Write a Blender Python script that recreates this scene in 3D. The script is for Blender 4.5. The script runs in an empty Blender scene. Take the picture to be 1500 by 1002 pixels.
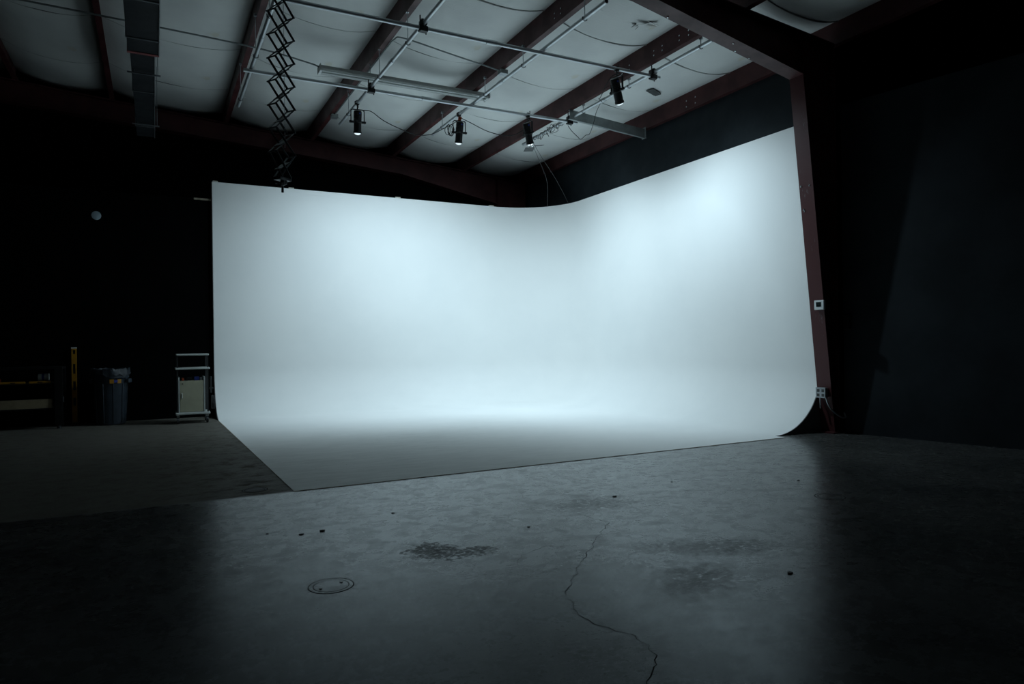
import bpy, math, random
from mathutils import Vector, Matrix

random.seed(7)
SC = bpy.context.scene
COL = SC.collection

# ------------------------------------------------------------------ camera
yaw, pitch, roll, CAM_H = .4782, .001386, -.01341, 1.15
v = Vector((math.sin(yaw) * math.cos(pitch), math.cos(yaw) * math.cos(pitch), math.sin(pitch)))
r0 = Vector((math.cos(yaw), -math.sin(yaw), 0))
u0 = r0.cross(v)
r = r0 * math.cos(roll) + u0 * math.sin(roll)
u = r.cross(v)
cd = bpy.data.cameras.new('camera')
cd.sensor_width = 36
cd.lens = 1010.3 * 36 / 1500
cd.clip_start = .05
cam = bpy.data.objects.new('camera', cd)
COL.objects.link(cam)
cam.matrix_world = Matrix(((r.x, u.x, -v.x, 0), (r.y, u.y, -v.y, 0), (r.z, u.z, -v.z, CAM_H), (0, 0, 0, 1)))
SC.camera = cam

# ------------------------------------------------------------------ world, exposure
w = bpy.data.worlds.new('world')
SC.world = w
w.use_nodes = True
w.node_tree.nodes['Background'].inputs[0].default_value = (0, 0, 0, 1)
w.node_tree.nodes['Background'].inputs[1].default_value = 0
vs = SC.view_settings
vs.view_transform = 'Standard'
vs.look = 'None'
vs.gamma = 1
vs.use_curve_mapping = False
vs.exposure = 0.0
LAMP_COLOR = (.68, .885, 1.0)
LAMP_POWER = 262
SPOT_ANGLE, SPOT_BLEND = 150, 1.0

# ------------------------------------------------------------------ materials
def new_mat(name):
    m = bpy.data.materials.new(name)
    m.use_nodes = True
    nt = m.node_tree
    return m, nt, nt.nodes['Principled BSDF']

def N(nt, typ, **kw):
    n = nt.nodes.new(typ)
    for k, val in kw.items():
        if k.startswith('i_'):
            n.inputs[k[2:].replace('_', ' ')].default_value = val
        else:
            setattr(n, k, val)
    return n

def L(nt, a, b):
    nt.links.new(a, b)

def mixc(nt, fac, a, b):
    n = N(nt, 'ShaderNodeMix', data_type='RGBA')
    for s, val in ((n.inputs[0], fac), (n.inputs[6], a), (n.inputs[7], b)):
        if hasattr(val, 'links'):
            L(nt, val, s)
        elif isinstance(val, (int, float)):
            s.default_value = val
        else:
            s.default_value = (*val, 1)
    return n.outputs[2]

def math_(nt, op, a, b=0., c=None, clamp=False):
    n = N(nt, 'ShaderNodeMath', operation=op, use_clamp=clamp)
    for s, val in zip(n.inputs, (a, b, c)):
        if val is None:
            continue
        if hasattr(val, 'links'):
            L(nt, val, s)
        else:
            s.default_value = val
    return n.outputs[0]

def ramp(nt, fac, lo, hi, a=0., b=1.):
    n = N(nt, 'ShaderNodeMapRange', interpolation_type='SMOOTHSTEP')
    L(nt, fac, n.inputs[0])
    n.inputs[1].default_value = lo
    n.inputs[2].default_value = hi
    n.inputs[3].default_value = a
    n.inputs[4].default_value = b
    return n.outputs[0]

def noise(nt, co, scale, detail=4, rough=.55, dist=0):
    n = N(nt, 'ShaderNodeTexNoise')
    L(nt, co, n.inputs['Vector'])
    n.inputs['Scale'].default_value = scale
    n.inputs['Detail'].default_value = detail
    n.inputs['Roughness'].default_value = rough
    n.inputs['Distortion'].default_value = dist
    return n.outputs['Fac']

def coords(nt):
    return N(nt, 'ShaderNodeTexCoord').outputs['Object']

def stretch(nt, co, s, rot=0):
    n = N(nt, 'ShaderNodeMapping')
    L(nt, co, n.inputs[0])
    n.inputs['Scale'].default_value = s
    n.inputs['Rotation'].default_value = (0, 0, rot)
    return n.outputs[0]

def bump(nt, h, bs, strength=.2, dist=.01):
    b = N(nt, 'ShaderNodeBump')
    b.inputs['Strength'].default_value = strength
    b.inputs['Distance'].default_value = dist
    L(nt, h, b.inputs['Height'])
    L(nt, b.outputs[0], bs.inputs['Normal'])

def plain(name, col, rough=.5, metal=0., spec=.5, var=.25, scale=6, bmp=0., col2=None, emit=None):
    """paint / metal / plastic with a little procedural wear"""
    m, nt, bs = new_mat(name)
    co = coords(nt)
    f = noise(nt, co, scale, 5, .6)
    c2 = col2 or tuple(c * (1 - var) for c in col)
    L(nt, mixc(nt, ramp(nt, f, .35, .68), col, c2), bs.inputs['Base Color'])
    L(nt, ramp(nt, f, .3, .7, max(rough - .08, .02), min(rough + .08, 1)), bs.inputs['Roughness'])
    bs.inputs['Metallic'].default_value = metal
    bs.inputs['Specular IOR Level'].default_value = spec
    if bmp:
        bump(nt, noise(nt, co, scale * 8, 3), bs, bmp, .004)
    return m

M = {}
M['black_wall'] = plain('black_wall_paint', (.020, .027, .032), .7, spec=.2, var=.35, scale=1.3, bmp=.1)
M['black_drape'] = plain('black_partition_paint', (.0025, .0028, .003), .95, spec=.02, scale=2)
M['red_steel'] = plain('red_oxide_primer_steel', (.075, .022, .023), .5, spec=.3, var=.4, scale=3)
M['galv'] = plain('galvanised_steel', (.42, .45, .47), .38, metal=.85, var=.3, scale=9)
M['pipe'] = plain('galvanised_pipe', (.55, .58, .60), .36, metal=.75, var=.06, scale=5)
M['brace'] = plain('grey_galvanised_channel', (.30, .33, .33), .5, metal=.35, var=.25, scale=5)
M['duct'] = plain('dull_sheet_duct', (.014, .018, .022), .5, metal=.2, var=.35, scale=4)
M['duct_edge'] = plain('bright_duct_edge', (.6, .63, .66), .35, metal=.8)
M['tape_red'] = plain('red_duct_sealant', (.22, .05, .05), .6)
M['black_metal'] = plain('black_painted_metal', (.010, .011, .012), .45, spec=.4)
M['black_plastic'] = plain('black_plastic', (.015, .016, .018), .4, spec=.4)
M['cable'] = plain('black_cable_rubber', (.012, .012, .013), .6)
M['panto'] = plain('dark_pantograph_steel', (.035, .042, .048), .42, metal=.3)
M['white_metal'] = plain('white_enamel', (.55, .57, .55), .4, var=.15)
M['tube'] = plain('unlit_tube_glass', (.70, .73, .72), .25, var=.05)
M['lens'] = plain('frosted_lens_glass', (.75, .80, .84), .2, var=.05)
_lm = M['lens'].node_tree.nodes['Principled BSDF']
_lm.inputs['Emission Color'].default_value = (.80, .93, 1, 1)
_lm.inputs['Emission Strength'].default_value = .8
M['white_plastic'] = plain('white_plastic', (.75, .78, .78), .4, var=.08)
M['screen'] = plain('dark_display', (.012, .02, .02), .15)
M['grey_box'] = plain('grey_box_metal', (.33, .36, .35), .5, metal=.2)
M['orange'] = plain('orange_plastic', (.55, .08, .02), .5)
M['blue'] = plain('blue_sticker', (.015, .04, .30), .5)
M['yellow'] = plain('yellow_paint', (.42, .20, .012), .5, var=.25)
M['can_grey'] = plain('grey_blue_can_plastic', (.035, .05, .068), .5, var=.2)
M['bag'] = plain('dark_liner_bag', (.030, .038, .048), .4, var=.3, scale=18, bmp=.6)
M['shelf_grey'] = plain('pale_shelf_edge', (.55, .58, .56), .35, var=.1)
M['door_beige'] = plain('beige_laminate', (.38, .37, .27), .5, var=.08)
M['cart_side'] = plain('dark_cart_side', (.02, .021, .022), .5)
M['rubber'] = plain('caster_rubber', (.05, .055, .06), .4)
M['chrome'] = plain('chrome', (.7, .74, .76), .2, metal=1)
M['bench'] = plain('dark_bench_steel', (.006, .0065, .007), .6, spec=.2)
M['board'] = plain('tan_board', (.30, .24, .15), .6)
M['paper'] = plain('white_paper_roll', (.7, .72, .72), .6)
M['debris'] = plain('dark_debris', (.02, .018, .016), .7)
M['ply'] = plain('raw_plywood_edge', (.36, .31, .23), .7, var=.4, scale=20)
M['end_black'] = plain('dark_end_panel_paint', (.11, .11, .11), .7)
M['tab'] = plain('pale_timber_tab', (.6, .57, .5), .6)
M['iron'] = plain('worn_cover_iron', (.11, .12, .125), .5, var=.5, scale=30, bmp=.8)
M['lid'] = plain('worn_cover_concrete', (.055, .057, .056), .42, spec=.28, var=.7, scale=22, bmp=.7)
M['crack'] = plain('crack_dirt', (.006, .006, .006), .95, spec=.05)
M['disc'] = plain('pale_disc', (.45, .55, .62), .5)
M['insul_tape'] = plain('insulation_seam_fold', (.55, .56, .55), .6)
M['dark_plate'] = plain('dark_grey_plate', (.05, .055, .055), .6)

m, nt, bs = new_mat('scuffed_red_flange')
co = coords(nt)
f1 = noise(nt, stretch(nt, co, (1, 9, 3)), 5, 8, .75, .4)
f2 = noise(nt, co, 1.6, 3, .5)
sc_ = math_(nt, 'MULTIPLY', ramp(nt, f1, .56, .66), ramp(nt, f2, .5, .62))
L(nt, mixc(nt, math_(nt, 'MULTIPLY', sc_, .7), (.075, .022, .023), (.22, .23, .24)), bs.inputs['Base Color'])
bs.inputs['Roughness'].default_value = .5
bs.inputs['Specular IOR Level'].default_value = .3
M['red_scuffed'] = m
# white-faced roof insulation
m, nt, bs = new_mat('white_faced_insulation')
co = coords(nt)
n1 = noise(nt, co, 1.1, 4, .5)
n2 = noise(nt, stretch(nt, co, (3, 14, 3)), 2.2, 5, .6, .6)
c = mixc(nt, ramp(nt, n1, .35, .7), (.76, .77, .75), (.66, .67, .66))
st = ramp(nt, noise(nt, co, 2.3, 3, .5), .70, .76)
c = mixc(nt, math_(nt, 'MULTIPLY', st, .45), c, (.60, .54, .40))
L(nt, c, bs.inputs['Base Color'])
bs.inputs['Roughness'].default_value = .55
bs.inputs['Specular IOR Level'].default_value = .3
bump(nt, n2, bs, .25, .02)
M['insul'] = m

# white cyclorama paint, greyed by scuffs and by painted-in light falloff away from the cove
m, nt, bs = new_mat('cyclorama_paint')
co = N(nt, 'ShaderNodeNewGeometry').outputs['Position']
sep = N(nt, 'ShaderNodeSeparateXYZ')
L(nt, co, sep.inputs[0])
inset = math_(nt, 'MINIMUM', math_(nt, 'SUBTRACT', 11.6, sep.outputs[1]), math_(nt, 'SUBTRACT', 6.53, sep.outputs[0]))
scuff_light_fade = ramp(nt, math_(nt, 'ADD', inset, math_(nt, 'MULTIPLY', math_(nt, 'SUBTRACT', noise(nt, co, 1.3, 4, .6), .5), .8)), .8, 5.4, 0, 1)
scuff_light_fade = math_(nt, 'MULTIPLY', scuff_light_fade, ramp(nt, sep.outputs[2], .013, .10, 1, 0))
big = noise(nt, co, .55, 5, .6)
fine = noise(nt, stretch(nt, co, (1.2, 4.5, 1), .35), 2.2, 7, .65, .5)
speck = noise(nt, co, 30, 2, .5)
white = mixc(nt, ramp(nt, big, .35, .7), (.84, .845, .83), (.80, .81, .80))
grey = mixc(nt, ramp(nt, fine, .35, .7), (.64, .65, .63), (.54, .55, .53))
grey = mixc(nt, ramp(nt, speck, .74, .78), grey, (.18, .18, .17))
L(nt, mixc(nt, scuff_light_fade, white, grey), bs.inputs['Base Color'])
L(nt, math_(nt, 'SUBTRACT', .75, math_(nt, 'MULTIPLY', scuff_light_fade, .12)), bs.inputs['Roughness'])
bs.inputs['Specular IOR Level'].default_value = .25
M['cyc'] = m

# sealed concrete
m, nt, bs = new_mat('sealed_concrete')
co = coords(nt)
sep = N(nt, 'ShaderNodeSeparateXYZ')
L(nt, co, sep.inputs[0])
X, Y = sep.outputs[0], sep.outputs[1]
cloud = noise(nt, co, .9, 8, .62, .4)
streak = noise(nt, stretch(nt, co, (1.0, 1.3, 1), .48), 5.0, 14, .82, .2)
mott = noise(nt, co, 7, 8, .75, .3)
grit = noise(nt, co, 60, 4, .65)
fleck = noise(nt, stretch(nt, co, (1.0, 1.4, 1), .48), 16, 8, .75, .3)
c = mixc(nt, ramp(nt, cloud, .3, .72), (.078, .078, .074), (.040, .041, .040))
c = mixc(nt, math_(nt, 'MULTIPLY', ramp(nt, streak, .5, .7), .7), c, (.022, .023, .022))
c = mixc(nt, math_(nt, 'MULTIPLY', ramp(nt, mott, .55, .75), .5), c, (.026, .026, .025))
c = mixc(nt, math_(nt, 'MULTIPLY', ramp(nt, grit, .60, .72), .4), c, (.018, .018, .017))
c = mixc(nt, math_(nt, 'MULTIPLY', ramp(nt, fleck, .68, .74), .7), c, (.014, .014, .013))
chipn = noise(nt, co, 14, 9, .78, .2)
def blob(cx, cy, ax, ay, rot, thr, soft):
    n = N(nt, 'ShaderNodeMapping', vector_type='TEXTURE')
    L(nt, co, n.inputs[0])
    n.inputs['Location'].default_value = (cx, cy, 0)
    n.inputs['Rotation'].default_value = (0, 0, rot)
    n.inputs['Scale'].default_value = (ax, ay, 1)
    ln = N(nt, 'ShaderNodeVectorMath', operation='LENGTH')
    L(nt, n.outputs[0], ln.inputs[0])
    d = math_(nt, 'ADD', ln.outputs['Value'], math_(nt, 'MULTIPLY', math_(nt, 'SUBTRACT', chipn, .5), 3.6))
    return ramp(nt, d, thr - soft, thr + soft, 1, 0)
stain = blob(1.36, 3.60, .15, .20, .3, .85, .12)
stain = math_(nt, 'MAXIMUM', stain, blob(1.56, 3.50, .16, .12, -.2, .7, .15))
stain = math_(nt, 'MAXIMUM', stain, math_(nt, 'MULTIPLY', blob(2.30, 2.55, .35, .25, .5, .7, .4), .6))
stain = math_(nt, 'MAXIMUM', stain, math_(nt, 'MULTIPLY', blob(2.75, 2.90, .5, .18, -.4, .7, .4), .6))
stain = math_(nt, 'MAXIMUM', stain, math_(nt, 'MULTIPLY', blob(2.75, 4.1, .5, .25, -.3, .6, .5), .5))
stain = math_(nt, 'MAXIMUM', stain, math_(nt, 'MULTIPLY', blob(1.3, 2.1, .45, .35, 0, .8, .6), .55))
stain = math_(nt, 'MULTIPLY', stain, ramp(nt, noise(nt, stretch(nt, co, (1, 1.6, 1), .4), 26, 6, .75, .3), .40, .50))
c = mixc(nt, math_(nt, 'MULTIPLY', stain, .92), c, (.016, .016, .015))
lite = blob(-1.30, 7.8, .45, .30, .2, .8, .08)
c = mixc(nt, math_(nt, 'MULTIPLY', lite, .55), c, (.10, .11, .11))
# the slab behind the joint at the stage line is bare and browner
zone = math_(nt, 'MULTIPLY', ramp(nt, Y, 5.60, 5.68), ramp(nt, X, 1.3, 1.32, 1, 0))
c = mixc(nt, math_(nt, 'MULTIPLY', zone, .7), c, (.14, .13, .11))
L(nt, c, bs.inputs['Base Color'])
ro = ramp(nt, streak, .25, .80, .21, .33)
ro = math_(nt, 'ADD', ro, math_(nt, 'MULTIPLY', ramp(nt, mott, .45, .8), .12))
ro = math_(nt, 'ADD', ro, math_(nt, 'MULTIPLY', ramp(nt, fleck, .66, .74), .2))
ro = math_(nt, 'ADD', ro, math_(nt, 'MULTIPLY', stain, .2))
ro = math_(nt, 'ADD', ro, math_(nt, 'MULTIPLY', zone, .26))
L(nt, ro, bs.inputs['Roughness'])
sp = math_(nt, 'SUBTRACT', .26, math_(nt, 'MULTIPLY', zone, .22))
sp = math_(nt, 'SUBTRACT', sp, math_(nt, 'MULTIPLY', stain, .17))
sp = math_(nt, 'SUBTRACT', sp, math_(nt, 'MULTIPLY', ramp(nt, streak, .40, .80), .12))
sp = math_(nt, 'SUBTRACT', sp, math_(nt, 'MULTIPLY', ramp(nt, grit, .55, .72), .06))
L(nt, sp, bs.inputs['Specular IOR Level'])
bs.inputs['Specular Tint'].default_value = (.58, .84, 1, 1)
hsum = math_(nt, 'ADD', math_(nt, 'MULTIPLY', grit, .35), math_(nt, 'MULTIPLY', fleck, .6))
bump(nt, hsum, bs, .10, .003)
M['floor'] = m

# ------------------------------------------------------------------ mesh builder
class MB:
    def __init__(self):
        self.v = []; self.f = []
    def add(self, vs_, fs):
        o = len(self.v)
        self.v += [Vector(p) for p in vs_]
        self.f += [tuple(i + o for i in q) for q in fs]
        return self
    def box(self, x0, x1, y0, y1, z0, z1):
        p = [(x0, y0, z0), (x1, y0, z0), (x1, y1, z0), (x0, y1, z0), (x0, y0, z1), (x1, y0, z1), (x1, y1, z1), (x0, y1, z1)]
        return self.add(p, [(3, 2, 1, 0), (4, 5, 6, 7), (0, 1, 5, 4), (1, 2, 6, 5), (2, 3, 7, 6), (3, 0, 4, 7)])
    def obox(self, c, ax, ay, az):
        """oriented box: centre and three half-axis vectors"""
        c, ax, ay, az = map(Vector, (c, ax, ay, az))
        p = [c + ax * i + ay * j + az * k for k in (-1, 1) for (i, j) in ((-1, -1), (1, -1), (1, 1), (-1, 1))]
        return self.add(p, [(3, 2, 1, 0), (4, 5, 6, 7), (0, 1, 5, 4), (1, 2, 6, 5), (2, 3, 7, 6), (3, 0, 4, 7)])
    def bar(self, a, b, wid, thick, up=(0, 0, 1)):
        a, b = Vector(a), Vector(b)
        d = b - a
        s = d.cross(Vector(up))
        if s.length < 1e-5:
            s = d.cross(Vector((1, 0, 0)))
        s.normalize()
        t = s.cross(d).normalized()
        return self.obox((a + b) / 2, d / 2, s * (wid / 2), t * (thick / 2))
    def tube(self, pts, rad, n=10, cap=True):
        pts = [Vector(p) for p in pts]
        rings = []
        t0 = (pts[1] - pts[0]).normalized()
        s = t0.cross(Vector((0, 0, 1)))
        if s.length < .05:
            s = t0.cross(Vector((1, 0, 0)))
        s.normalize()
        o = len(self.v)
        for i, p in enumerate(pts):
            if i == 0: t = pts[1] - pts[0]
            elif i == len(pts) - 1: t = pts[-1] - pts[-2]
            else: t = (pts[i + 1] - pts[i]).normalized() + (pts[i] - pts[i - 1]).normalized()
            t.normalize()
            s = (s - t * s.dot(t)).normalized()
            q = t.cross(s)
            rr = rad[i] if isinstance(rad, (list, tuple)) else rad
            for k in range(n):
                a = 2 * math.pi * k / n
                self.v.append(p + s * (rr * math.cos(a)) + q * (rr * math.sin(a)))
        for i in range(len(pts) - 1):
            for k in range(n):
                a, b = o + i * n + k, o + i * n + (k + 1) % n
                self.f.append((a, b, b + n, a + n))
        if cap:
            self.f.append(tuple(o + k for k in reversed(range(n))))
            e = o + (len(pts) - 1) * n
            self.f.append(tuple(e + k for k in range(n)))
        return self
    def lathe(self, prof, n=24, c=(0, 0, 0)):
        o = len(self.v)
        for (rr, z) in prof:
            for k in range(n):
                a = 2 * math.pi * k / n
                self.v.append(Vector((c[0] + rr * math.cos(a), c[1] + rr * math.sin(a), c[2] + z)))
        for i in range(len(prof) - 1):
            for k in range(n):
                a, b = o + i * n + k, o + i * n + (k + 1) % n
                self.f.append((a, b, b + n, a + n))
        self.f.append(tuple(o + k for k in reversed(range(n))))
        e = o + (len(prof) - 1) * n
        self.f.append(tuple(e + k for k in range(n)))
        return self
    def prism(self, poly, axis, a, b):
        """poly in the two other axes, extruded along axis from a to b"""
        n = len(poly)
        def P(q, t):
            if axis == 'y': return (q[0], t, q[1])
            if axis == 'x': return (t, q[0], q[1])
            return (q[0], q[1], t)
        pv = [P(q, a) for q in poly] + [P(q, b) for q in poly]
        fs = [tuple(reversed(range(n))), tuple(range(n, 2 * n))]
        fs += [(i, (i + 1) % n, n + (i + 1) % n, n + i) for i in range(n)]
        return self.add(pv, fs)
    def xform(self, mat):
        self.v = [mat @ p for p in self.v]
        return self
    def build(self, name, mat, parent=None, smooth=False, bevel=0):
        me = bpy.data.meshes.new(name)
        off = Vector((0, 0, 0))
        q = parent
        while q:
            off += q.location
            q = q.parent
        me.from_pydata([p - off for p in self.v], [], self.f)
        me.materials.append(M[mat])
        import bmesh
        bm = bmesh.new()
        bm.from_mesh(me)
        bmesh.ops.recalc_face_normals(bm, faces=bm.faces)
        bm.to_mesh(me)
        bm.free()
        if smooth:
            me.shade_smooth()
        ob = bpy.data.objects.new(name, me)
        COL.objects.link(ob)
        if parent:
            ob.parent = parent
        if smooth:
            mod = ob.modifiers.new('edges', 'EDGE_SPLIT')
            mod.split_angle = math.radians(40)
        if bevel:
            mod = ob.modifiers.new('bevel', 'BEVEL')
            mod.width = bevel
            mod.segments = 2
            mod.limit_method = 'ANGLE'
        return ob

def tag(o, label, cat, group=None):
    o['label'] = label
    o['category'] = cat
    if group:
        o['group'] = group
    return o

def empty(name, loc, label, cat, group=None):
    o = bpy.data.objects.new(name, None)
    o.empty_display_size = .1
    o.location = loc
    COL.objects.link(o)
    o.matrix_world = Matrix.Translation(Vector(loc))
    return tag(o, label, cat, group)

def struct(o, label=None, cat=None):
    o['kind'] = 'structure'
    if label:
        tag(o, label, cat or 'wall')
    return o

# ------------------------------------------------------------------ key dimensions (metres)
SLOPE = .083
def zpb(x):                      # underside of the purlins
    return 4.75 + SLOPE * (7.45 - x)
PX = [6.0, 4.423, 2.80, 1.255, -.56, -1.92, -3.5, -5.08, -6.65, -8.2]     # right lower edge of each purlin, going left
XL, XR, YN, YB = -8.2, 7.62, -5.0, 13.95
XE = 8.6                         # outer face of the side wall
CX0, CX1, CY0, CY1, CH = .875, 7.33, 5.84, 12.40, 3.885
RC, RK = .80, 1.2

# ------------------------------------------------------------------ room shell
fl = MB().box(XL, XE, YN, YB + .1, -.15, 0).build('floor', 'floor')
struct(fl, 'sealed grey concrete floor of the studio, cracked and stained', 'floor')
def crack(pts, wd):
    mb = MB()
    P = []
    for i in range(len(pts) - 1):
        a, b = Vector((*pts[i], 0)), Vector((*pts[i + 1], 0))
        n = max(2, int((b - a).length / .03))
        for k in range(n):
            q = a.lerp(b, k / n)
            P.append(q + Vector((random.uniform(-.011, .011), random.uniform(-.011, .011), 0)))
    P.append(Vector((*pts[-1], 0)))
    vv, ff = [], []
    for i, q in enumerate(P):
        t = (P[min(i + 1, len(P) - 1)] - P[max(i - 1, 0)]).normalized()
        s = Vector((-t.y, t.x, 0)) * (wd * random.uniform(.25, 1.0))
        vv += [q + s + Vector((0, 0, .0008)), q - s + Vector((0, 0, .0008))]
        if i:
            ff.append((2 * i - 2, 2 * i - 1, 2 * i + 1, 2 * i))
    o = MB().add(vv, ff).build('crack', 'crack', fl)
    o['kind'] = 'stuff'
crack([(2.376, 3.455), (2.10, 3.175), (1.90, 2.974), (1.78, 2.83), (1.66, 2.71), (1.583, 2.462), (1.586, 2.316), (1.646, 2.19), (1.646, 2.09), (1.61, 2.0), (1.52, 1.91), (1.40, 1.80)], .0024)
crack([(2.376, 3.455), (2.55, 3.62), (2.50, 3.9)], .0018)
crack([(2.96, 4.17), (3.4, 4.15), (3.9, 3.95), (4.3, 3.75)], .0016)
crack([(2.3, 4.6), (2.7, 4.5), (2.96, 4.17)], .0012)
crack([(1.3, 2.75), (1.5, 2.95), (1.8, 3.02)], .0012)
crack([(2.6, 4.75), (2.45, 4.62), (2.42, 4.5)], .0012)
crack([(1.05, 3.05), (1.2, 2.95), (1.24, 2.8), (1.45, 2.72)], .0009)
crack([(2.1, 3.3), (1.95, 3.38), (1.75, 3.3), (1.6, 3.12)], .0009)

struct(MB().box(XL, XE, YB, YB + .1, 0, 6.4).build('wall_back', 'black_drape'), 'black end wall of the building behind the white cyclorama', 'wall')
struct(MB().box(XL - .1, XL, YN, YB + .1, 0, 6.4).build('wall_left', 'black_drape'), 'black wall on the far left of the studio', 'wall')
struct(MB().box(XL, XE, YN - .1, YN, 0, 6.4).build('wall_front', 'black_drape'), 'black wall behind the camera', 'wall')
wr = bpy.data.objects.new('wall_right', None)
COL.objects.link(wr)
struct(wr, 'black side wall on the right, lined up to four metres', 'wall')
MB().box(XE - .1, XE, YN, YB, 0, 5.1).build('wall_sheet', 'black_drape', wr)
MB().prism([(7.455, 5.60), (8.10, 2.10), (8.10, YN), (8.20, YN), (8.20, 2.12), (7.56, 5.60)], 'z', 0, 4.0).build('lining_panel', 'black_wall', wr)
MB().box(XR - .07, XR + .03, 5.86, YB, 0, 4.78).build('lining_panel', 'black_wall', wr)
pw = MB().box(XL, .862, 12.47, 12.57, 0, 3.58).build('wall_partition', 'black_drape')
struct(pw, 'black partition wall left of the white cyclorama', 'wall')
MB().box(XL, .60, 12.455, 12.585, 3.58, 3.61).build('top_plate', 'black_drape', pw)
MB().box(.60, .862, 12.455, 12.585, 3.58, 3.61).build('top_plate', 'ply', pw)

# ceiling: white faced insulation blankets sagging between the purlins
ce = bpy.data.objects.new('ceiling', None)
COL.objects.link(ce)
struct(ce, 'white faced roof insulation sagging between red purlins', 'ceiling')
BAY = 1.577
def panel_mesh(seed, wid, leny):
    rng = random.Random(seed)
    ph = [rng.uniform(0, 6.28) for _ in range(6)]
    nx, ny = 14, 10
    vv, ff = [], []
    for j in range(ny + 1):
        for i in range(nx + 1):
            t = i / nx
            yy = j / ny * leny
            e = math.sin(math.pi * j / ny) ** .5
            sag = (.145 + .02 * e) * (1 - abs(2 * t - 1) ** 2.3)
            sag += .006 * math.sin(9 * t + ph[0] + yy * 2) * math.sin(3 * yy + ph[1]) * math.sin(math.pi * t)
            xx = -wid * t
            vv.append((xx, yy, .27 + SLOPE * wid * t - sag))
    for j in range(ny):
        for i in range(nx):
            a = j * (nx + 1) + i
            ff.append((a, a + 1, a + nx + 2, a + nx + 1))
    me = bpy.data.meshes.new('insulation_panel')
    me.from_pydata(vv, [], ff)
    me.materials.append(M['insul'])
    me.shade_smooth()
    return me
def seam_mesh(wid, rad):
    mb = MB()
    n = 14
    pts = []
    for i in range(n + 1):
        t = i / n
        sag = .145 * (1 - abs(2 * t - 1) ** 2.3)
        pts.append((-wid * t, 0, .27 + SLOPE * wid * t - sag - .003))
    mb.tube(pts, rad, 6)
    me = bpy.data.meshes.new('seam_fold')
    me.from_pydata(mb.v, [], mb.f)
    me.materials.append(M['insul_tape'])
    me.shade_smooth()
    return me
SEAM = [YN, -1.6, .2, 2.0, 3.8, 5.6, 7.38, 9.12, 10.85, 12.6, YB]
edges = [7.435] + [p - .07 for p in PX]
for bi in range(len(edges) - 1):
    x1, x0 = edges[bi], edges[bi + 1]
    sm, sm_thick = seam_mesh(x1 - x0, .003), seam_mesh(x1 - x0, .010)
    pms = {}
    for k in range(len(SEAM) - 1):
        ln = SEAM[k + 1] - SEAM[k]
        key = round(ln, 3)
        if key not in pms:
            pms[key] = panel_mesh(bi * 31 + k, x1 - x0, ln)
        o = bpy.data.objects.new('insulation_panel', pms[key])
        COL.objects.link(o)
        o.parent = ce
        o.location = (x1, SEAM[k], zpb(x1))
        if k:
            s = bpy.data.objects.new('seam_fold', sm_thick if SEAM[k] in (5.6, 7.38) and bi < 3 else sm)
            COL.objects.link(s)
            s.parent = o
            s.location = (0, 0, 0)

# ------------------------------------------------------------------ steel frames
def frame(name, y0, y1, inner, outer_x, label):
    yc = (y0 + y1) / 2
    root = empty(name, (7.38, yc, 0), label, 'steel frame')
    tf = .014
    kx, kz = inner[1]
    top = lambda x: zpb(x) - .005
    # column web, rafter web
    MB().prism([(inner[0][0], 0), (outer_x, 0), (outer_x, top(outer_x)), (kx, top(kx)), (kx, kz)], 'y', yc - .005, yc + .005).build('column_web', 'red_steel', root)
    poly = [(kx, kz)] + inner[2:] + [(inner[-1][0], top(inner[-1][0])), (kx, top(kx))]
    MB().prism(poly, 'y', yc - .005, yc + .005).build('rafter_web', 'red_steel', root)
    def strip(a, b, nm):
        a, b = Vector((a[0], yc, a[1])), Vector((b[0], yc, b[1]))
        d = (b - a).normalized()
        nrm = Vector((0, 1, 0)).cross(d)
        return MB().obox((a + b) / 2, (b - a) / 2, Vector((0, (y1 - y0) / 2, 0)), nrm * tf / 2).build(nm, 'red_scuffed' if nm == 'column_inner_flange' else 'red_steel', root)
    strip(inner[0], inner[1], 'column_inner_flange')
    strip((outer_x, 0), (outer_x, top(outer_x)), 'column_outer_flange')
    for i in range(1, len(inner) - 1):
        strip(inner[i], inner[i + 1], 'rafter_bottom_flange')
    strip((outer_x, top(outer_x) - .007), (inner[-1][0], top(inner[-1][0]) - .007), 'rafter_top_flange')
    MB().box(kx - .005, kx + .005, y0, y1, kz, top(kx) - .015).build('knee_stiffener', 'red_steel', root)
    MB().box(inner[0][0] - .07, outer_x + .07, y0 - .03, y1 + .03, 0, .018).build('base_plate', 'red_steel', root)
    return root
fr1 = frame('steel_frame', 5.63, 5.83, [(7.32, .018), (6.85, 4.29), (4.51, 4.73), (2.2, 4.93), (-8.1, 5.68)], 7.40,
            'dark red tapered column and rafter in front of the cyclorama edge')
fr2 = frame('steel_frame', 13.60, 13.80, [(7.30, .018), (6.75, 4.22), (4.55, 4.66), (2.3, 4.85), (-8.1, 5.62)], 7.43,
            'dark red end frame behind and above the cyclorama')
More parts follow.
